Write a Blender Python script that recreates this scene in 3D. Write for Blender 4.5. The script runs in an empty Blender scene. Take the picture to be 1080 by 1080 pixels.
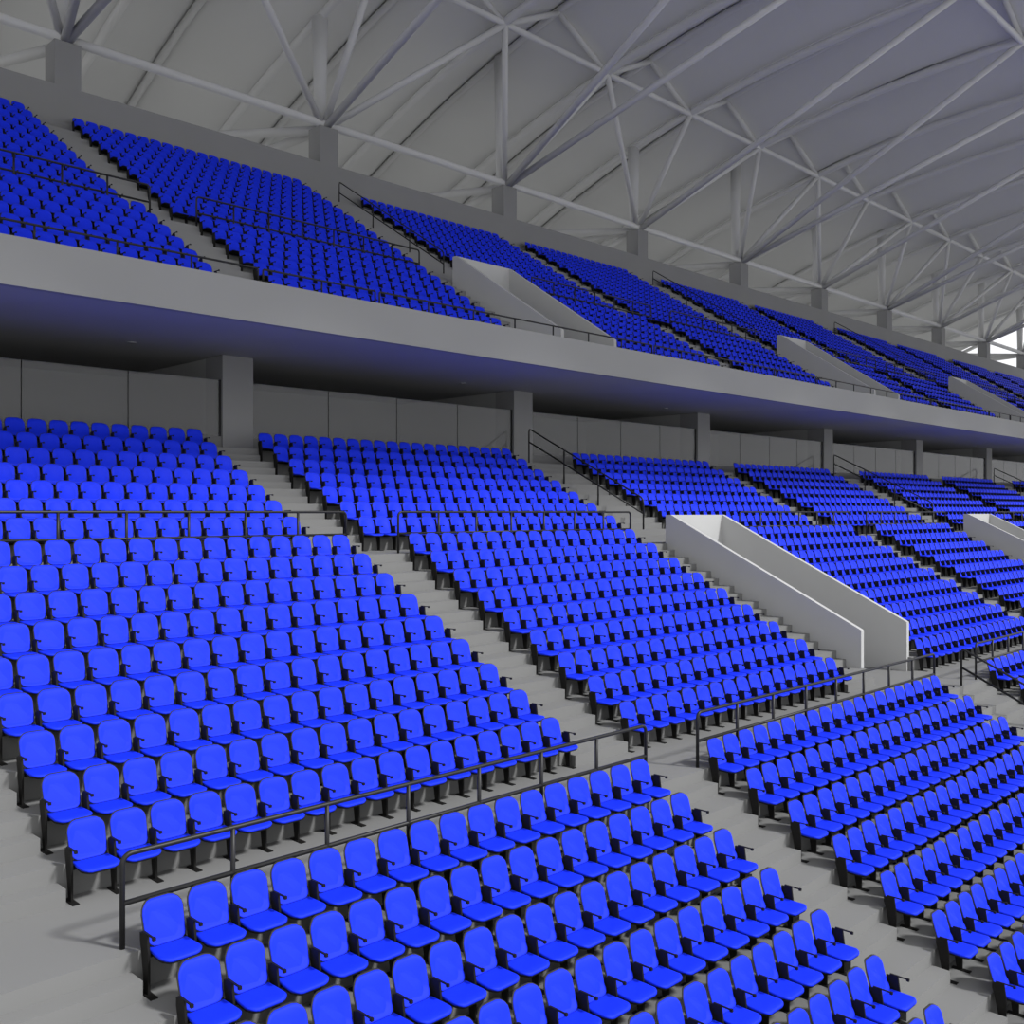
import bpy, math
import numpy as np

# ---------------------------------------------------------------- basics
G = 10.0            # eye height above the pitch (all layout numbers below are relative to the eye)
SC = bpy.context.scene
COL = SC.collection
F = 1050.0
R2 = math.sqrt(2.0)


def proj(X, Y, Z):
    d = (X + Y) / R2
    return 540 + F * (X - Y) / R2 / d, 540 - F * Z / d, d


# ---------------------------------------------------------------- materials
def mat(name, col, rough=0.6, spec=0.5, metal=0.0, var=0.0, scale=3.0, bump=0.0):
    m = bpy.data.materials.new(name)
    m.use_nodes = True
    nt = m.node_tree
    b = nt.nodes['Principled BSDF']
    b.inputs['Roughness'].default_value = rough
    b.inputs['Metallic'].default_value = metal
    b.inputs['Specular IOR Level'].default_value = spec
    b.inputs['Base Color'].default_value = (*col, 1)
    if var > 0:
        tc = nt.nodes.new('ShaderNodeTexCoord')
        n = nt.nodes.new('ShaderNodeTexNoise')
        n.inputs['Scale'].default_value = scale
        n.inputs['Detail'].default_value = 5
        r = nt.nodes.new('ShaderNodeValToRGB')
        r.color_ramp.elements[0].position = 0.35
        r.color_ramp.elements[1].position = 0.65
        r.color_ramp.elements[0].color = (*[c * (1 - var) for c in col], 1)
        r.color_ramp.elements[1].color = (*[min(1, c * (1 + var)) for c in col], 1)
        nt.links.new(tc.outputs['Object'], n.inputs['Vector'])
        nt.links.new(n.outputs['Fac'], r.inputs['Fac'])
        nt.links.new(r.outputs['Color'], b.inputs['Base Color'])
        if bump > 0:
            bp = nt.nodes.new('ShaderNodeBump')
            bp.inputs['Strength'].default_value = bump
            bp.inputs['Distance'].default_value = 0.01
            nt.links.new(n.outputs['Fac'], bp.inputs['Height'])
            nt.links.new(bp.outputs['Normal'], b.inputs['Normal'])
    return m


CONC = mat('concrete', (0.203, 0.203, 0.20), 0.85, 0.25, var=0.02, scale=0.5)
CONC2 = mat('upper_concrete', (0.255, 0.255, 0.256), 0.85, 0.2, var=0.02, scale=0.5)
COLM = mat('column_concrete', (0.28, 0.28, 0.28), 0.8, 0.25, var=0.015, scale=0.6)
FASC = mat('fascia_concrete', (0.31, 0.31, 0.305), 0.8, 0.25, var=0.015, scale=0.4)
SOFF = mat('soffit_concrete', (0.40, 0.40, 0.40), 0.75, 0.3, var=0.02, scale=0.6)
WHITE = mat('painted_wall', (0.47, 0.47, 0.465), 0.7, 0.3, var=0.015, scale=0.7)
ROOF = mat('roof_membrane', (0.62, 0.62, 0.615), 0.8, 0.2, var=0.01, scale=0.3)
TUBE = mat('painted_steel', (0.60, 0.60, 0.60), 0.6, 0.3, var=0.01, scale=1.0)
RAIL = mat('black_steel', (0.014, 0.014, 0.015), 0.45, 0.35, metal=0.0, var=0.1, scale=8)
BLUE = mat('blue_plastic', (0.008, 0.032, 0.80), 0.60, 0.15, var=0.02, scale=20)
BLACK = mat('black_plastic', (0.012, 0.0115, 0.011), 0.55, 0.15, var=0.1, scale=20)
SHELL = mat('charcoal_plastic', (0.035, 0.033, 0.03), 0.6, 0.2, var=0.1, scale=20)
PITCH = mat('grey_ground', (0.38, 0.38, 0.37), 0.9, 0.1, var=0.05, scale=0.2)


def glass_mat():
    m = bpy.data.materials.new('smoked_glass')
    m.use_nodes = True
    nt = m.node_tree
    b = nt.nodes['Principled BSDF']
    b.inputs['Base Color'].default_value = (0.20, 0.20, 0.20, 1)
    b.inputs['Roughness'].default_value = 0.04
    b.inputs['Specular IOR Level'].default_value = 0.6
    b.inputs['Alpha'].default_value = 0.62
    n = nt.nodes.new('ShaderNodeTexNoise')
    n.inputs['Scale'].default_value = 0.6
    mr = nt.nodes.new('ShaderNodeMapRange')
    mr.inputs['To Min'].default_value = 0.42
    mr.inputs['To Max'].default_value = 0.46
    nt.links.new(n.outputs['Fac'], mr.inputs['Value'])
    nt.links.new(mr.outputs['Result'], b.inputs['Alpha'])
    return m


GLASS = glass_mat()


# ---------------------------------------------------------------- mesh helpers
class MB:
    def __init__(self):
        self.v = []
        self.f = []

    def add(self, v, f):
        o = len(self.v)
        self.v += [tuple(p) for p in v]
        self.f += [tuple(i + o for i in q) for q in f]

    def box(self, x0, x1, y0, y1, z0, z1):
        self.add([(x0, y0, z0), (x1, y0, z0), (x1, y1, z0), (x0, y1, z0),
                  (x0, y0, z1), (x1, y0, z1), (x1, y1, z1), (x0, y1, z1)],
                 [(0, 3, 2, 1), (4, 5, 6, 7), (0, 1, 5, 4), (1, 2, 6, 5), (2, 3, 7, 6), (3, 0, 4, 7)])

    def prism_x(self, poly, x0, x1):
        """poly of (y,z), counter-clockwise seen from +x"""
        n = len(poly)
        v = [(x0, y, z) for y, z in poly] + [(x1, y, z) for y, z in poly]
        f = [tuple(range(n - 1, -1, -1)), tuple(range(n, 2 * n))]
        f += [(i, (i + 1) % n, n + (i + 1) % n, n + i) for i in range(n)]
        self.add(v, f)

    def tube(self, pts, r, n=10, r2=None):
        pts = [np.array(p, float) for p in pts]
        m = len(pts)
        rings = []
        up = None
        for i, p in enumerate(pts):
            if i == 0:
                t = pts[1] - p
            elif i == m - 1:
                t = p - pts[i - 1]
            else:
                t = (pts[i + 1] - p) / np.linalg.norm(pts[i + 1] - p) + (p - pts[i - 1]) / np.linalg.norm(p - pts[i - 1])
            t = t / np.linalg.norm(t)
            if up is None:
                up = np.array((0, 0, 1.0)) if abs(t[2]) < 0.9 else np.array((1.0, 0, 0))
            a = np.cross(t, up)
            a /= np.linalg.norm(a)
            b = np.cross(a, t)
            up = b
            rr = r if r2 is None else r + (r2 - r) * i / (m - 1)
            k = 1.0
            if 0 < i < m - 1:
                s1 = (p - pts[i - 1]) / np.linalg.norm(p - pts[i - 1])
                k = 1 / max(0.5, abs(np.dot(s1, t)))
            rings.append([tuple(p + rr * (math.cos(2 * math.pi * j / n) * a + math.sin(2 * math.pi * j / n) * b)) for j in range(n)])
        v = [q for ring in rings for q in ring]
        f = []
        for i in range(m - 1):
            for j in range(n):
                k = (j + 1) % n
                f.append((i * n + j, i * n + k, (i + 1) * n + k, (i + 1) * n + j))
        f.append(tuple(range(n - 1, -1, -1)))
        f.append(tuple((m - 1) * n + j for j in range(n)))
        self.add(v, f)

    def mesh(self, name, m, origin=(0, 0, 0), smooth=False):
        me = bpy.data.meshes.new(name)
        ox, oy, oz = origin
        me.from_pydata([(x - ox, y - oy, z - oz) for x, y, z in self.v], [], self.f)
        me.materials.append(m)
        me.update()
        if smooth:
            for p in me.polygons:
                p.use_smooth = len(p.vertices) <= 4
        return me

    def build(self, name, m, parent=None, origin=(0, 0, 0), smooth=False):
        o = bpy.data.objects.new(name, self.mesh(name, m, origin, smooth))
        COL.objects.link(o)
        if parent is not None:
            o.parent = parent
        return o


def tag(o, label=None, cat=None, group=None, kind=None):
    if label:
        o['label'] = label
    if cat:
        o['category'] = cat
    if group:
        o['group'] = group
    if kind:
        o['kind'] = kind
    return o


def empty(name, loc, label=None, cat=None, group=None, kind=None):
    o = bpy.data.objects.new(name, None)
    o.location = loc
    o.empty_display_size = 0.2
    COL.objects.link(o)
    return tag(o, label, cat, group, kind)


ORD = ['zeroth', 'first', 'second', 'third', 'fourth', 'fifth', 'sixth', 'seventh', 'eighth', 'ninth', 'tenth',
       'eleventh', 'twelfth', 'thirteenth', 'fourteenth', 'fifteenth', 'sixteenth', 'seventeenth', 'eighteenth',
       'nineteenth', 'twentieth']

# ---------------------------------------------------------------- layout of the rows
P = 0.513
LT, LH = 0.8, 0.3974
NROW = 26


def lowY(r):       # where the top of a backrest stands
    return 25.33 - (r - 1) * LT - (1.2 if r >= 8 else 0) - (1.2 if r >= 17 else 0)


def lowT(r):       # tread height
    return 1.403 - (r - 1) * LH


def upY(r):
    return 38.8 - (r - 1) * 0.8 - (1.2 if r >= 12 else 0)


def upT(r):
    return 14.24 - (r - 1) * 0.5 - (0.38 if r >= 12 else 0)


RO = 0.07          # riser lies this far in front of the backrest top

# blocks: (x of first seat, number of seats) for rows behind / between the walkways
BL = [(4.84, 17), (15.24, 20), (28.77, 18), (40.0, 18), (52.62, 18), (63.97, 17), (76.6, 18),
      (87.95, 17), (100.5, 18), (111.9, 17)]
VOM = [(25.3 + 24 * k, 28.29 + 24 * k) for k in range(4)]     # side walls of the stair entrances, lower tier
VOMU = [(25.45 + 24 * k, 28.47 + 24 * k) for k in range(4)]   # upper tier


def seats_lower():
    out = []
    for r in range(1, NROW + 1):
        for bi, (x0, n) in enumerate(BL[:8]):
            xs = [x0 + k * P for k in range(n)]
            if 8 <= r <= 16:
                if bi in (1, 3, 5):
                    xs = xs[:-3]
            for k, x in enumerate(xs):
                out.append(('L', r, bi, k, len(xs), x, lowY(r), lowT(r)))
    return out


def seats_upper():
    out = []
    for r in range(1, 18):
        for bi, (x0, n) in enumerate(BL):
            xs = [x0 + k * P for k in range(n)]
            if r >= 12:
                if bi in (1, 3, 5, 7):
                    xs = xs[:-2]
            for k, x in enumerate(xs):
                out.append(('U', r, bi, k, len(xs), x, upY(r), upT(r)))
    return out


# ---------------------------------------------------------------- the seat
def rr_outline(w_bot, w_top, h, rb, rt, n=4):
    """rounded trapezoid in (a,b); b from 0 to h"""
    cs = [(w_bot / 2 - rb, rb, rb, -90), (w_top / 2 - rt, h - rt, rt, 0), (-w_top / 2 + rt, h - rt, rt, 90), (-w_bot / 2 + rb, rb, rb, 180)]
    pts = []
    for cx, cy, r, a0 in cs:
        for i in range(n + 1):
            a = math.radians(a0 + 90 * i / n)
            pts.append((cx + r * math.cos(a), cy + r * math.sin(a)))
    return pts


def panel(outline, fn, thick, bev, rings=(1.0, 0.9, 0.72, 0.55)):
    """closed pad: fn(a,b,t) -> xyz, t=0 front (visible) side, t=thick back side"""
    n = len(outline)
    ca = sum(p[0] for p in outline) / n
    cb = sum(p[1] for p in outline) / n
    v, f = [], []

    def ring(s, t):
        st = len(v)
        for a, b in outline:
            v.append(fn(ca + (a - ca) * s, cb + (b - cb) * s, t))
        return st
    rs = [ring(0.96, thick), ring(1.0, thick - bev), ring(1.0, bev)] + [ring(s * 0.965, 0.0) for s in rings]
    for q in range(len(rs) - 1):
        for i in range(n):
            j = (i + 1) % n
            f.append((rs[q] + i, rs[q] + j, rs[q + 1] + j, rs[q + 1] + i))
    v.append(fn(ca, cb, 0.0))
    c = len(v) - 1
    for i in range(n):
        f.append((rs[-1] + i, rs[-1] + (i + 1) % n, c))
    f.append(tuple(rs[0] + i for i in range(n - 1, -1, -1)))
    return v, f


def back_fn(a, b, t):
    L = 0.45
    s = b / L
    y = -0.115 + 0.10 * s + 0.02 * s * s
    if s > 0.86:
        y += (s - 0.86) ** 2 * 1.2
    if s < 0.24:
        y -= (0.24 - s) * 0.30
    y -= 0.65 * a * a
    return (a, y + t, 0.44 + b * 0.965)


def pan_fn(a, b, t):
    # b 0 (rear) .. 0.42 (front)
    y = -0.145 - b
    z = 0.435 - 0.012 * math.sin(math.pi * min(1, b / 0.40)) + 0.35 * a * a * 0.5
    if b > 0.34:
        z -= (b - 0.34) ** 2 * 4.5
    return (a, y, z - t)


def seat_parts(lod=0):
    n = 4 if lod == 0 else 2
    rg = (1.0, 0.9, 0.62, 0.3) if lod == 0 else (1.0, 0.6)
    d = {}
    m = MB()
    v, f = panel(rr_outline(0.435, 0.445, 0.44, 0.10, 0.125, n), back_fn, 0.018, 0.006, rg + (0.12,))
    m.add(v, [tuple(reversed(q)) for q in f] if False else f)
    d['backrest'] = (m, 'B')
    m = MB()
    o = [(a, b - 0.008) for a, b in rr_outline(0.455, 0.466, 0.455, 0.105, 0.135, n)]
    v, f = panel(o, lambda a, b, t: back_fn(a, b, t + 0.0135), 0.02, 0.004, rg + (0.12,))
    m.add(v, f)
    # lower bracket under the backrest
    m.add([(-0.235, -0.168, 0.388), (0.235, -0.168, 0.388), (0.225, -0.138, 0.436), (-0.225, -0.138, 0.436),
           (-0.235, -0.146, 0.380), (0.235, -0.146, 0.380), (0.225, -0.118, 0.436), (-0.225, -0.118, 0.436)],
          [(0, 1, 2, 3), (5, 4, 7, 6), (4, 5, 1, 0), (3, 2, 6, 7), (1, 5, 6, 2), (4, 0, 3, 7)])
    d['backrest_shell'] = (m, 'S')
    m = MB()
    v, f = panel(rr_outline(0.435, 0.458, 0.415, 0.05, 0.10, n), pan_fn, 0.034, 0.012, rg)
    m.add(v, [tuple(reversed(q)) for q in f])
    d['seat_pan'] = (m, 'B')
    m = MB()
    v, f = panel([(a, b) for a, b in rr_outline(0.42, 0.448, 0.405, 0.04, 0.098, n)],
                 lambda a, b, t: (lambda q: (q[0], q[1], q[2] - 0.028 + 0.35 * 0))(pan_fn(a, b, t)), 0.03, 0.012, (1.0,))
    m.add(v, [tuple(reversed(q)) for q in f])
    m.box(-0.2565, 0.2565, -0.20, -0.16, 0.345, 0.385)
    d['seat_base'] = (m, 'K')
    YF = -0.29

    def stanchion(x):
        m = MB()
        poly = [(YF, 0.01), (YF + 0.085, 0.01), (YF + 0.115, 0.20), (YF + 0.16, 0.42), (YF + 0.19, 0.52), (YF + 0.19, 0.60),
                (YF + 0.14, 0.60), (YF + 0.14, 0.625), (YF + 0.03, 0.625), (YF + 0.0, 0.42)]
        m.prism_x(poly, x - 0.013, x + 0.013)
        return m

    def foot(x):
        m = MB()
        m.box(x - 0.04, x + 0.04, YF - 0.12, YF + 0.155, 0.0, 0.012)
        return m

    def arm(x):
        m = MB()
        m.box(x - 0.010, x + 0.010, YF - 0.10, YF + 0.05, 0.612, 0.626)
        m.box(x - 0.016, x + 0.016, YF - 0.125, YF - 0.09, 0.596, 0.630)
        return m
    for nm, fn in (('leg', stanchion), ('foot_plate', foot), ('armrest', arm)):
        d[nm] = (fn(-0.2565), 'K')
        d[nm + '_end'] = (fn(0.2565), 'K')
    return d


SP0 = seat_parts(0)
SP1 = seat_parts(1)
OFS = np.array((0, 0, 0))

allseats = seats_lower() + seats_upper()
vis = []
for s in allseats:
    X, Y, T = s[5], s[6], s[7]
    px, py, d = proj(X, Y - 0.2, T + 0.6)
    if d < 1:
        continue
    hw = 0.5 * F / d
    inside = -hw * 0.45 < px < 1080 + hw * 0.45 and py < 1080 + hw * 0.75 and py > -hw
    near = px < 1250 and py < 1400 and px > -300
    if near:
        vis.append((d, inside, s))
ins = sorted([v for v in vis if v[1]], key=lambda v: v[0])
indiv = set(id(v[2]) for v in ins[:300])

# individual seats
me = {}
for k, (m, c) in SP0.items():
    me[k] = m.mesh(k.replace('_end', ''), BLUE if c == 'B' else (SHELL if c == 'S' else BLACK), smooth=(c == 'B' or k == 'backrest_shell'))


def place_seat(s):
    tier, r, bi, k, n, X, Y, T = s
    if bi == 0:
        side, cnt = 'left', n - k
    else:
        side, cnt = 'right', k + 1
    if r >= 17:
        row = ORD[r - 16] + ' row below the near guardrail'
    else:
        row = ORD[17 - r] + ' row above the near guardrail'
    if bi >= 2:
        where = 'blue seat ' + ORD[min(cnt, 20)] + ' from left, block beyond the far stairs, ' + row
    else:
        where = 'blue plastic seat ' + ORD[cnt] + ' ' + side + ' of central stairs, ' + row
    e = empty('stadium_seat', (X, Y, T), where, 'seat', 'blue seats in rows on the near terraces')
    names = ['backrest', 'backrest_shell', 'seat_pan', 'seat_base', 'leg', 'armrest']
    if k == n - 1:
        names += ['leg_end', 'armrest_end']
    for nm in names:
        o = bpy.data.objects.new(nm.replace('_end', ''), me[nm])
        COL.objects.link(o)
        o.parent = e
        if nm.startswith('leg'):
            q = bpy.data.objects.new('foot_plate', me[nm.replace('leg', 'foot_plate')])
            COL.objects.link(q)
            q.parent = o


ngr = 0
for v in ins[:300]:
    place_seat(v[2])

# the rest as one object, built from a lighter copy of the same seat
def stack(parts):
    V, Fc, M = [], [], []
    for m, c in parts:
        o = len(V)
        V += m.v
        Fc += [tuple(i + o for i in q) for q in m.f]
        M += [{'B': 0, 'K': 1, 'S': 2}[c]] * len(m.f)
    V = np.array(V, dtype=np.float64)
    lt = np.array([len(q) for q in Fc], dtype=np.int64)
    lv = np.array([i for q in Fc for i in q], dtype=np.int64)
    return V, lt, lv, np.array(M, dtype=np.int32)


base = stack([SP1[k] for k in ('backrest', 'backrest_shell', 'seat_pan', 'seat_base', 'leg', 'foot_plate', 'armrest')])
endp = stack([SP1[k] for k in ('leg_end', 'foot_plate_end', 'armrest_end')])
pos, pose = [], []
for d, i, s in vis:
    if id(s) in indiv:
        continue
    pos.append((s[5], s[6], s[7]))
    if s[3] == s[4] - 1:
        pose.append((s[5], s[6], s[7]))
VV, LTt, LVv, MM = [], [], [], []
off = 0
for (V, lt, lv, M), pp in ((base, np.array(pos)), (endp, np.array(pose))):
    K = len(pp)
    VV.append((V[None] + pp[:, None, :]).reshape(-1, 3))
    LTt.append(np.tile(lt, K))
    LVv.append((lv[None] + (np.arange(K) * len(V))[:, None]).reshape(-1) + off)
    MM.append(np.tile(M, K))
    off += K * len(V)
VV = np.concatenate(VV)
LTt = np.concatenate(LTt)
LVv = np.concatenate(LVv)
MM = np.concatenate(MM)
sm = bpy.data.meshes.new('seating')
sm.vertices.add(len(VV))
sm.vertices.foreach_set('co', VV.astype(np.float32).ravel())
sm.loops.add(len(LVv))
sm.loops.foreach_set('vertex_index', LVv.astype(np.int32))
sm.polygons.add(len(LTt))
ls = np.concatenate(([0], np.cumsum(LTt)[:-1])).astype(np.int32)
sm.polygons.foreach_set('loop_start', ls)
sm.polygons.foreach_set('material_index', MM)
sm.polygons.foreach_set('use_smooth', (MM == 0))
sm.materials.append(BLUE)
sm.materials.append(BLACK)
sm.materials.append(SHELL)
sm.update(calc_edges=True)
sm.validate()
so = bpy.data.objects.new('distant_stadium_seats', sm)
COL.objects.link(so)
tag(so, 'far blocks of blue seats on both tiers beyond the nearest rows', 'seats', kind='stuff')
print('seats individual', len(indiv), 'rest', len(pos), 'faces', len(LTt))

# ---------------------------------------------------------------- terraces
XL, XR = -14.0, 131.0


def stair_profile_low():
    pts = []          # (y, z) going from the back down to the front
    pts.append((33.2, 1.8))
    for r in range(1, NROW + 1):
        R = lowY(r) - RO
        pts.append((R, lowT(r) + LH))
        pts.append((R, lowT(r)))
    Rl = lowY(NROW) - RO - 1.5
    pts.append((Rl, lowT(NROW)))
    pts.append((Rl, -G + 0.002))
    return pts


def terrace(name, prof, x0, x1, base_z, material, thick=0.35):
    """solid stepped slab"""
    m = MB()
    n = len(prof)
    bot = [(prof[0][0], base_z(prof[0][0])), (prof[-1][0], base_z(prof[-1][0]))]
    # top strips as a folded sheet plus an underside sheet -> closed by sides
    v = []
    for x in (x0, x1):
        v += [(x, y, z) for y, z in prof]
    f = [(i, n + i, n + i + 1, i + 1) for i in range(n - 1)]
    k = len(v)
    v += [(x0, bot[0][0], bot[0][1]), (x1, bot[0][0], bot[0][1]), (x0, bot[1][0], bot[1][1]), (x1, bot[1][0], bot[1][1])]
    f += [(k, k + 2, k + 3, k + 1), (0, k, k + 1, n), (n - 1, 2 * n - 1, k + 3, k + 2)]
    f += [tuple([k + 2] + [n - 1 - i for i in range(n)][0:0] + [n - 1 - i for i in range(n)] + [k])]
    f += [tuple([k + 1] + [n + i for i in range(n)] + [k + 3])]
    m.add(v, f)
    return m


lp = stair_profile_low()
i8 = [i for i, p in enumerate(lp) if abs(p[0] - (lowY(8) - RO)) < 1e-6]
VB_Y = 18.34                              # rear inner face of the entrance
VF_Y = 12.16
fl = MB()
holes = VOM
xs = [XL]
for a, b in holes:
    xs += [a + 0.08, b - 0.08]
xs.append(XR)
for i in range(0, len(xs), 2):
    mm = terrace('t', lp, xs[i], xs[i + 1], lambda y: -G, CONC)
    fl.add(mm.v, mm.f)
for a, b in holes:                        # terraces above and below the entrance
    top = [p for p in lp if p[0] > VB_Y + 0.1] + [(VB_Y + 0.1, lowT(7))]
    mm = terrace('t', top, a + 0.08, b - 0.08, lambda y: -G, CONC)
    fl.add(mm.v, mm.f)
    low = [(VB_Y + 0.1, lowT(16))] + [p for p in lp if p[0] < lowY(16) - RO - 1e-3]
    mm = terrace('t', low, a + 0.08, b - 0.08, lambda y: -G, CONC)
    fl.add(mm.v, mm.f)
tag(fl.build('floor', CONC), 'grey stepped concrete terraces of the lower tier', kind='structure')

up = [(39.3, 14.24), ]
for r in range(1, 18):
    R = upY(r) - RO
    if r > 1:
        prev = 8.86 if r == 12 else upT(r - 1)
        up += [(R, prev), (R, upT(r))]
    if r == 11:
        up += [(R - 0.8, upT(11)), (R - 0.8, 8.86)]
RF = upY(17) - RO - 0.8
up += [(RF, upT(17)), (RF, 5.36), (21.5, 5.36)]
fu = MB()
xs2 = [XL]
for a, b in VOMU:
    xs2 += [a + 0.08, b - 0.08]
xs2.append(XR)
UVB, UVF = 28.48, 23.06


def under(pr):
    return [(y, z - 0.45) for y, z in pr]


def slab(pr, x0, x1, m):
    n = len(pr)
    v = [(x, y, z) for x in (x0, x1) for y, z in pr]
    v += [(x, pr[0][0], 4.6 + (pr[0][0] - 21.3) * 0.48) for x in (x0, x1)]
    v += [(x, pr[-1][0], 4.6) for x in (x0, x1)]
    k = 2 * n
    f = [(i, n + i, n + i + 1, i + 1) for i in range(n - 1)]
    f += [(k, k + 2, k + 3, k + 1), (0, k, k + 1, n), (n - 1, 2 * n - 1, k + 3, k + 2)]
    f += [tuple([k + 2] + [n - 1 - i for i in range(n)] + [k])]
    f += [tuple([k + 1] + [n + i for i in range(n)] + [k + 3])]
    m.add(v, f)


for i in range(0, len(xs2), 2):
    slab(up, xs2[i], xs2[i + 1], fu)
for a, b in VOMU:
    slab([p for p in up if p[0] > UVB + 0.1] + [(UVB + 0.1, 8.86)], a + 0.08, b - 0.08, fu)
    slab([(UVB + 0.1, 5.36), (21.5, 5.36)], a + 0.08, b - 0.08, fu)
tag(fu.build('floor.001', CONC2), 'grey stepped concrete terraces of the upper tier', kind='structure')

# fascia, soffit, rear walls
m = MB()
m.box(XL, XR, 21.3, 21.5, 4.57, 5.575)
tag(m.build('wall_front', FASC), 'plain grey concrete balcony front of the upper tier', kind='structure')
m = MB()
m.box(XL, XR, 21.5, 33.4, 4.57, 4.595)
tag(m.build('ceiling.001', SOFF), 'dark underside of the upper tier', kind='structure')
m = MB()
m.box(XL, XR, 33.2, 33.5, 1.6, 4.57)
tag(m.build('wall_back', SOFF), 'dark rear wall of the concourse behind the glass', kind='structure')
m = MB()
m.box(XL, XR, 39.14, 40.1, 13.6, 16.33)
tag(m.build('wall_back.001', CONC2), 'grey rear parapet behind the top row', kind='structure')
for nm, x0, x1 in (('wall_left', XL - 0.3, XL), ('wall_right', XR, XR + 0.3)):
    m = MB()
    m.box(x0, x1, 21.3, 33.5, -G, 5.0)
    tag(m.build(nm, CONC), 'grey end wall closing the concourse', kind='structure')
# wall behind the concourse, from the pitch side ground
m = MB()
m.box(-150, 260, -160, 120, -G - 0.5, -G)
tag(m.build('floor.002', PITCH), 'flat ground of the arena in front of the stand', kind='structure')

# columns of the concourse
for k in range(-2, 10):
    X = 15 + 12 * k
    m = MB()
    m.box(X - 0.5, X + 0.5, 26.39, 27.39, 1.8, 4.57)
    c = m.build('concrete_column', COLM, origin=(X, 26.89, 1.8))
    c.location = (X, 26.89, 1.8)
    if k < 0:
        lb = 'square concrete column under the balcony beyond the left edge, number %s' % ORD[-k]
        lb = 'square concrete column under the balcony, ' + ('just' if k == -1 else 'well') + ' outside the left edge'
    else:
        lb = 'square concrete column under the balcony, ' + ('leftmost' if k == 0 else ORD[k + 1] + ' from the left')
    tag(c, lb, 'column', 'columns under the balcony')
    m = MB()
    m.box(X - 0.45, X + 0.45, 27.4, 33.2, 1.8, 4.57)
    tag(m.build('wall_partition', SOFF), 'dark partition wall behind a concourse column', kind='structure')

# kerb and glazing between the columns
wn = 0
for k in range(-3, 9):
    x0, x1 = 15.5 + 12 * k, 26.5 + 12 * k
    x0 = max(x0, XL + 0.02)
    if x0 >= x1:
        continue
    wn += 1
    w = empty('window_%d' % wn, (x0, 26.5, 1.8), 'long smoked glass screen between two concourse columns', kind='structure')
    m = MB()
    m.box(x0 + 0.0, x1, 26.44, 26.60, 1.8, 2.2)
    m.build('kerb', CONC, w, (x0, 26.5, 1.8))
    nb = 4 if x1 - x0 > 10 else 3
    st = (x1 - x0) / nb
    for j in range(nb):
        m = MB()
        m.box(x0 + j * st + 0.012, x0 + (j + 1) * st - (0.012 if j < nb - 1 else 0.06), 26.50, 26.512, 2.2, 3.845)
        m.build('glass_pane', GLASS, w, (x0, 26.5, 1.8))
        if j:
            m = MB()
            m.box(x0 + j * st - 0.011, x0 + j * st + 0.011, 26.497, 26.515, 2.2, 3.845)
            m.build('joint_strip', BLACK, w, (x0, 26.5, 1.8))
    m = MB()
    m.box(x1 - 0.055, x1 - 0.004, 26.48, 26.54, 2.2, 3.85)
    m.build('end_post', RAIL, w, (x0, 26.5, 1.8))

for k in range(-2, 9):
    X = 11.72 + 12 * k
    e = empty('ceiling_light', (X, 26.2, 4.55), 'small unlit round ceiling light on the dark underside of the upper tier', 'light', 'round ceiling lights under the upper tier')
    m = MB()
    m.tube([(X, 26.2, 4.57), (X, 26.2, 4.55)], 0.13, 20)
    m.build('housing', SOFF, e, (X, 26.2, 4.55))
    m = MB()
    m.tube([(X, 26.2, 4.55), (X, 26.2, 4.542)], 0.10, 20)
    m.build('diffuser', FASC, e, (X, 26.2, 4.55))

# ---------------------------------------------------------------- stair entrances (sloping parapets)
VN = ['nearest', 'second nearest', 'third nearest', 'farthest']


def entrance(a, b, yb, yf, zb, zf_top, z_floor, zlow, label):
    e = empty('entrance_parapet', (a, yf, z_floor), label, 'parapet', 'sloping parapets around the stair entrances')
    og = (a, yf, z_floor)
    th = 0.155
    for nm, x0, x1 in (('side_wall', a, a + th), ('side_wall', b - th, b)):
        m = MB()
        m.prism_x([(yf, zlow), (yb + 0.2, zlow), (yb + 0.2, zb), (yb, zb), (yf, zf_top)], x0, x1)
        m.build(nm, WHITE, e, og)
    m = MB()
    m.box(a + th, b - th, yb, yb + 0.2, zlow, zb)
    m.build('rear_wall', WHITE, e, og)
    return e


for i, (a, b) in enumerate(holes):
    entrance(a, b, VB_Y, VF_Y, -0.09, -3.15, lowT(16), lowT(16), VN[i] + ' white sloping parapet around a stair entrance in the lower tier')
for i, (a, b) in enumerate(VOMU):
    entrance(a, b, UVB, UVF, 9.81, 6.29, 5.36, 5.36, VN[i] + ' white sloping parapet around a stair entrance in the upper tier')

# ---------------------------------------------------------------- half steps in the aisles
hp = P / 2 + 0.09


def end_of(i, cut=0):
    return BL[i][0] + (BL[i][1] - 1 - cut) * P + hp


def beg_of(i):
    return BL[i][0] - hp


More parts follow.
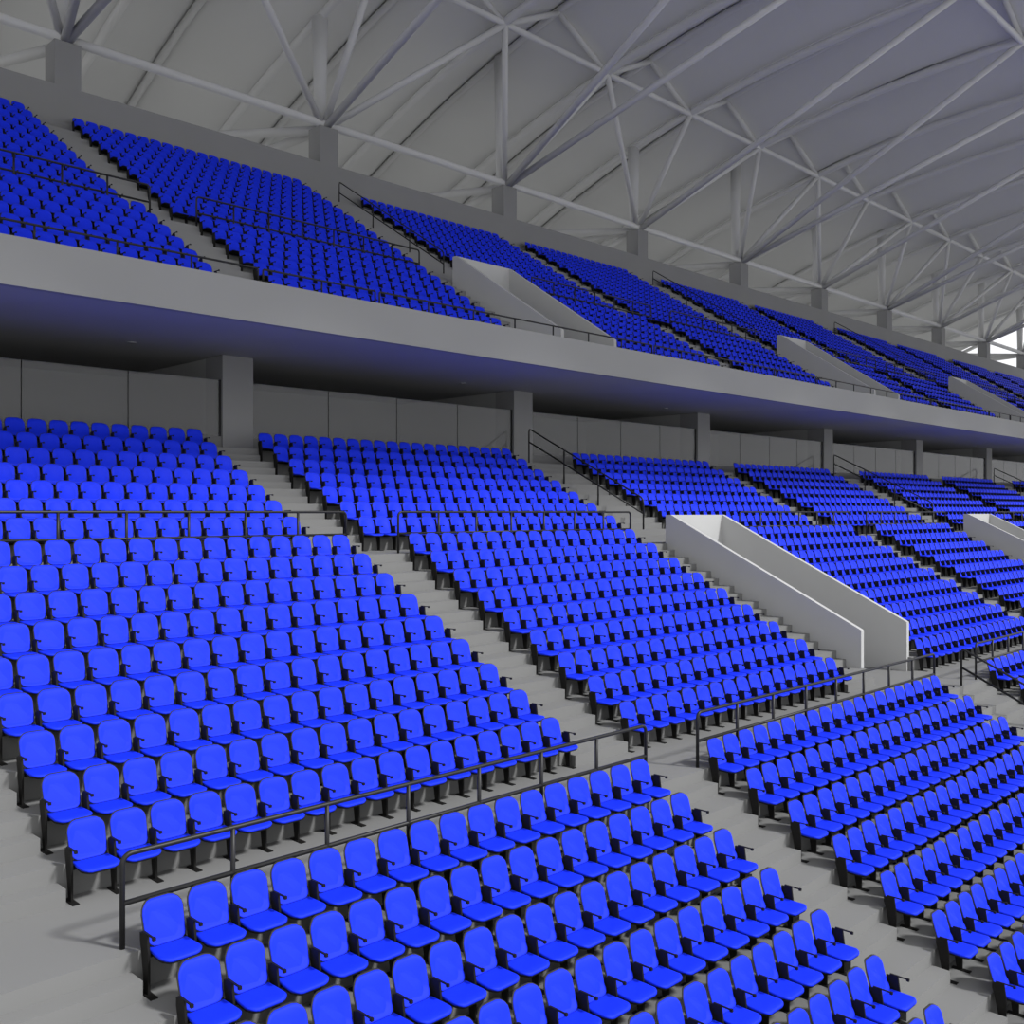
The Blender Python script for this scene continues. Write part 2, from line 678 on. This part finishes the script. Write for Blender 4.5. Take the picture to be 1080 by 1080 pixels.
aisle_names = ['first', 'second', 'third', 'fourth', 'fifth', 'sixth', 'seventh']
segs = [(-0.5, beg_of(0), -0.5, beg_of(0), 'leftmost')]
for i in range(7):
    if i in (1, 3, 5):
        segs.append((end_of(i), beg_of(i + 1), end_of(i, 3), VOM[i // 2][0], None))
    else:
        segs.append((end_of(i), beg_of(i + 1), end_of(i), beg_of(i + 1), None))
for ai, (a0, a1, b0, b1, nm) in enumerate(segs):
    og = (a0, lowY(NROW) - RO, lowT(NROW))
    e = empty('aisle_stairs', og)
    for r in range(1, NROW + 1):
        x0, x1 = (b0, b1) if 8 <= r <= 16 else (a0, a1)
        R = lowY(r) - RO
        m = MB()
        m.box(x0, x1, R - 0.27, R, lowT(r), lowT(r) + LH / 2)
        m.build('step', CONC, e, og)
    where = ['in the leftmost aisle of the lower tier', 'in the central aisle of the lower tier beside the nearest seats'] + \
            ['in the %s aisle from the left, lower tier' % ORD[q] for q in range(3, 9)]
    tag(e, 'grey concrete half steps ' + where[ai], 'steps', 'half steps in the aisles')
useg = [(0.5, beg_of(0), 0.5, beg_of(0))]
for i in range(9):
    if i in (1, 3, 5, 7):
        useg.append((end_of(i), beg_of(i + 1), end_of(i, 2), VOMU[i // 2][0]))
    else:
        useg.append((end_of(i), beg_of(i + 1), end_of(i), beg_of(i + 1)))
for ai, (a0, a1, b0, b1) in enumerate(useg):
    og = (a0, upY(17) - RO, upT(17))
    e = empty('aisle_stairs', og)
    for r in range(1, 18):
        x0, x1 = (b0, b1) if r >= 12 else (a0, a1)
        R = upY(r) - RO
        m = MB()
        if r > 1:
            m.box(x0, x1, R - 0.27, R, upT(r), upT(r) + 0.25)
            m.build('step', CONC2, e, og)
        if r == 11:
            m = MB()
            m.box(a0, a1, R - 0.8 - 0.4, R - 0.8, 8.86, 8.86 + 0.19)
            m.build('step', CONC2, e, og)
    tag(e, 'grey concrete half steps in the %s aisle from the left, upper tier' % ORD[ai + 1], 'steps', 'half steps in the aisles')


# ---------------------------------------------------------------- guard rails
def guard(x0, x1, y, z, n, label, h=0.98, mid=0.47, r=0.029, group='black tubular guardrails'):
    e = empty('guardrail', (x0, y, z), label, 'railing', group)
    og = (x0, y, z)
    c = 0.10
    pts = [(x0, y, z)]
    pts.append((x0, y, z + h - c))
    for a in (22, 45, 68):
        t = math.radians(a)
        pts.append((x0 + c - c * math.cos(t), y, z + h - c + c * math.sin(t)))
    pts.append((x0 + c, y, z + h))
    q = [(x0 + x1 - px, y, pz) for px, _, pz in reversed(pts)]
    m = MB()
    m.tube(pts + q, r, 10)
    m.build('top_rail', RAIL, e, og, True)
    m = MB()
    m.tube([(x0 + 0.01, y, z + mid), (x1 - 0.01, y, z + mid)], r, 10)
    m.build('lower_rail', RAIL, e, og, True)
    for k in range(1, n):
        x = x0 + (x1 - x0) * k / n
        m = MB()
        m.tube([(x, y, z), (x, y, z + h - 0.01)], r, 10)
        m.build('post', RAIL, e, og, True)
    return e


YN = 10.22
guard(4.47, 13.39, YN, lowT(16), 7, 'black guardrail along the near walkway, left of the central stairs')
guard(14.9, 25.27, YN, lowT(16), 8, 'black guardrail along the near walkway, right of the central stairs')
guard(28.05, 38.0, YN, lowT(16), 8, 'black guardrail along the near walkway at the right edge of view')
YM = 18.62
guard(3.15, 13.3, YM, lowT(7), 8, 'black guardrail along the middle walkway, left of the central stairs')
guard(14.8, 23.65, YM, lowT(7), 7, 'black guardrail along the middle walkway between central stairs and sloping parapet')
guard(29.66, 37.75, YM, lowT(7), 6, 'black guardrail along the middle walkway just right of the nearest parapet')
guard(39.2, 47.3, YM, lowT(7), 6, 'black guardrail along the middle walkway left of the second parapet')
guard(53.7, 61.7, YM, lowT(7), 6, 'black guardrail along the middle walkway right of the second parapet')
YU = 28.92
for i, (a, b, n) in enumerate([(3.2, 13.49, 8), (15.0, 23.99, 7), (30.08, 38.27, 6), (39.85, 48.05, 6), (54.1, 62.2, 6), (63.7, 71.6, 6), (78.1, 86.2, 6), (87.7, 95.6, 6)]):
    guard(a, b, YU, 8.86, n, 'thin black guardrail on the upper tier walkway, %s from the left' % ORD[i + 1], r=0.029)


def front_rail(x0, x1, label):
    e = empty('guardrail', (x0, 21.4, 5.575), label, 'railing', 'low rails on the balcony front')
    og = (x0, 21.4, 5.575)
    n = max(1, round((x1 - x0) / 1.75))
    m = MB()
    m.tube([(x0, 21.4, 5.575), (x0, 21.4, 5.87), (x0 + 0.03, 21.4, 5.9), (x1 - 0.03, 21.4, 5.9), (x1, 21.4, 5.87), (x1, 21.4, 5.575)], 0.026, 10)
    m.build('top_rail', RAIL, e, og, True)
    for k in range(1, n):
        x = x0 + (x1 - x0) * k / n
        m = MB()
        m.tube([(x, 21.4, 5.575), (x, 21.4, 5.89)], 0.024, 8)
        m.build('post', RAIL, e, og, True)


fr = [(-1.1, 12.7), (12.84, 16.23), (16.37, 28.4), (28.54, 36.7), (36.84, 40.2), (40.34, 52.4), (52.54, 60.7), (60.84, 64.2), (64.34, 76.4), (76.54, 84.7)]
for i, (a, b) in enumerate(fr):
    front_rail(a, b, 'low black rail on the balcony front, %s section from the left' % ORD[i + 1])


def handrail(X, p0, p1, posts, label, drop=0.5, r=0.029):
    """sloping rail in an aisle; p0 top end (y,z rail, z ground), p1 lower end"""
    e = empty('aisle_handrail', (X, p1[0], p1[2]), label, 'handrail', 'sloping handrails in the aisles')
    og = (X, p1[0], p1[2])
    m = MB()
    dy, dz = p1[0] - p0[0], p1[1] - p0[1]
    L = math.hypot(dy, dz)
    uy, uz = dy / L, dz / L
    c = 0.12
    m.tube([(X, p0[0], p0[2]), (X, p0[0], p0[1] - c), (X, p0[0] + uy * c * 0.3, p0[1] - c * 0.25), (X, p0[0] + uy * c, p0[1] + uz * c),
            (X, p1[0] - uy * c, p1[1] - uz * c), (X, p1[0] - uy * c * 0.2, p1[1] - uz * c * 0.2 - 0.05), (X, p1[0], p1[1] - c - 0.05), (X, p1[0], p1[2])], r, 10)
    m.build('top_rail', RAIL, e, og, True)
    m = MB()
    m.tube([(X, p0[0], p0[1] - drop), (X, p1[0], p1[1] - drop)], r, 10)
    m.build('lower_rail', RAIL, e, og, True)
    for t, zg in posts:
        y = p0[0] + dy * t
        m = MB()
        m.tube([(X, y, zg), (X, y, p0[1] + dz * t)], r, 8)
        m.build('post', RAIL, e, og, True)


def low_ground(y):
    z = 1.8
    for r in range(1, NROW + 1):
        if y < lowY(r) - RO:
            z = lowT(r) + (LH / 2 if y > lowY(r) - RO - 0.27 else 0)
    return z


def up_ground(y):
    z = 14.24
    for r in range(2, 18):
        if y < upY(r) - RO:
            z = upT(r) + (0.25 if y > upY(r) - RO - 0.27 else 0)
    return z


for i, X in enumerate((26.8, 50.65, 74.5)):
    handrail(X, (25.9, 3.12, 1.8), (20.55, 0.45, low_ground(20.55)),
             [(t, low_ground(25.9 - 5.35 * t)) for t in (0.33, 0.63)],
             'black sloping handrail in the %s wide aisle, upper rows of the lower tier' % ORD[i + 1])
handrail(26.85, (10.15, -3.58, lowT(16)), (4.8, -3.58 - 5.35 * 0.4967, low_ground(4.8)),
         [(t, low_ground(10.15 - 5.35 * t)) for t in (0.33, 0.66)],
         'black sloping handrail at right edge, going down below the near walkway')
for i, X in enumerate((26.8, 50.6, 74.5)):
    handrail(X, (38.05, 15.2, 14.24), (30.75, 15.2 - 7.3 * 0.625, up_ground(30.75)),
             [(t, up_ground(38.05 - 7.3 * t)) for t in (0.35, 0.7)],
             'black sloping handrail in the %s wide aisle of the upper tier' % ORD[i + 1], r=0.027)


# ---------------------------------------------------------------- roof
def RZ(y):
    return 28.15 - 0.00665 * (y - 20) ** 2


ys = [0.1, 3, 6, 9, 12, 15, 18, 21, 24, 27, 30, 33, 35.5, 38, 40, 42, 44, 46, 48, 50, 52, 54, 56]
vx = [3 + 8 * k for k in range(-2, 17)]       # valleys, -13 .. 131
m = MB()
xsr = []
for k, x in enumerate(vx):
    xsr.append((x, -2.0))
    if k < len(vx) - 1:
        xsr.append((x + 4, 0.0))
V = []
for t in (0.0, 0.25):
    for x, dz in xsr:
        for y in ys:
            V.append((x, y, RZ(y) + dz + (0.24 if dz == 0 else 0.32) + t))
ny, nx = len(ys), len(xsr)
Fc = []
for i in range(nx - 1):
    for j in range(ny - 1):
        a = i * ny + j
        Fc.append((a, a + 1, a + ny + 1, a + ny))
        b = a + nx * ny
        Fc.append((b, b + ny, b + ny + 1, b + 1))
o2 = nx * ny
for i in range(nx - 1):
    for j in (0, ny - 1):
        a = i * ny + j
        Fc.append((a, a + ny, a + ny + o2, a + o2) if j == 0 else (a, a + o2, a + ny + o2, a + ny))
for j in range(ny - 1):
    for i in (0, nx - 1):
        a = i * ny + j
        Fc.append((a, a + o2, a + 1 + o2, a + 1) if i == 0 else (a, a + 1, a + 1 + o2, a + o2))
m.add(V, Fc)
roof = m.build('ceiling', ROOF)
tag(roof, 'pale folded membrane roof arching over the stand', kind='structure')
for x, dz in xsr:
    m = MB()
    m.tube([(x, y, RZ(y) + dz - 0.02) for y in ys], 0.22 if dz < 0 else 0.19, 12)
    m.build('roof_rib', TUBE, roof, smooth=True)


def truss(y, label, r=0.165):
    e = empty('roof_truss', (vx[0], y, RZ(y) - 2.0), label, 'truss', 'zigzag trusses running along the roof')
    og = (vx[0], y, RZ(y) - 2.0)
    z0, z1 = RZ(y) - 2.12, RZ(y) - 0.15
    m = MB()
    m.tube([(vx[0], y, z0), (vx[-1], y, z0)], r, 10)
    m.build('bottom_chord', TUBE, e, og, True)
    for k in range(len(vx) - 1):
        for a, b in (((vx[k], z0), (vx[k] + 4, z1)), ((vx[k] + 4, z1), (vx[k + 1], z0))):
            m = MB()
            m.tube([(a[0], y, a[1]), (b[0], y, b[1])], r * 0.95, 8)
            m.build('brace', TUBE, e, og, True)


truss(35.5, 'zigzag tubular roof truss above the upper tier seats')
truss(19.0, 'zigzag tubular roof truss nearest the viewer at top right')

for k in range(-2, 10):
    X = 15 + 12 * k
    m = MB()
    m.box(X - 0.5, X + 0.5, 39.14, 40.1, 16.33, 18.06)
    c = m.build('rear_wall_column', CONC2, origin=(X, 39.62, 16.33))
    c.location = (X, 39.62, 16.33)
    nm = ('just' if k == -1 else 'well') + ' outside the left edge' if k < 0 else ('leftmost in view' if k == 0 else ORD[k + 1] + ' from the left')
    tag(c, 'short concrete column standing on the rear parapet, ' + nm, 'column', 'columns on the rear parapet')
    e = empty('branching_roof_strut', (X, 39.6, 18.06), 'pale tubes fanning up from the rear parapet column, ' + nm, 'roof strut', 'branching roof struts')
    og = (X, 39.6, 18.06)
    btype = (k % 2 != 0)
    fronts = (-8, 0, 8) if btype else (-4, 4)
    seconds = (0,) if btype else (-4, 4)
    for dx in fronts:
        m = MB()
        m.tube([(X, 39.6, 18.1), (X + dx, 35.5, RZ(35.5) - 2.12)], 0.17, 10)
        m.build('strut', TUBE, e, og, True)
        m = MB()
        m.tube([(X, 39.75, 18.1), (X + dx, 53.0, RZ(53) - 2.1)], 0.22, 10)
        m.build('rear_strut', TUBE, e, og, True)
    for dx in seconds:
        m = MB()
        m.tube([(X, 39.55, 18.1), (X + dx, 19.0, RZ(19) - 2.12)], 0.18, 10)
        m.build('long_strut', TUBE, e, og, True)
    m = MB()
    zt = RZ(39.9) - (2.05 if btype else 0.05)
    m.tube([(X, 39.9, 18.06), (X, 39.9, zt)], 0.26, 12, 0.38)
    m.build('post', TUBE, e, og, True)
m = MB()
m.tube([(XL, 39.45, 18.28), (XR, 39.45, 18.28)], 0.19, 12)
o = m.build('roof_edge_beam', TUBE, smooth=True)
tag(o, 'long pale tube running level across the tops of the rear columns', 'beam')

# ---------------------------------------------------------------- lift everything so that the ground is z = 0
for o in list(SC.objects):
    if o.parent is None:
        o.location.z += G

# ---------------------------------------------------------------- camera, light, sky
cd = bpy.data.cameras.new('camera')
cd.lens = 35
cd.sensor_width = 36
cd.clip_end = 1000
cam = bpy.data.objects.new('camera', cd)
COL.objects.link(cam)
cam.location = (0, 0, G)
cam.rotation_euler = (math.radians(90), 0, math.radians(-45))
SC.camera = cam

sd = bpy.data.lights.new('sun', 'SUN')
sd.energy = 3.3
sd.angle = math.radians(7)
sun = bpy.data.objects.new('sun', sd)
COL.objects.link(sun)
from mathutils import Vector
dirv = Vector((0.39, -0.92, 0.98))     # towards the sun
sun.rotation_euler = dirv.to_track_quat('Z', 'Y').to_euler()
sun.location = (20, -40, 60)

w = bpy.data.worlds.new('sky')
SC.world = w
w.use_nodes = True
bg = w.node_tree.nodes['Background']
bg.inputs['Color'].default_value = (0.97, 0.98, 1.0, 1)
bg.inputs['Strength'].default_value = 1.1

SC.view_settings.view_transform = 'Standard'
SC.view_settings.look = 'None'
SC.view_settings.gamma = 1
SC.view_settings.exposure = 0
SC.view_settings.use_curve_mapping = False
SC.cycles.max_bounces = 8
SC.cycles.diffuse_bounces = 5
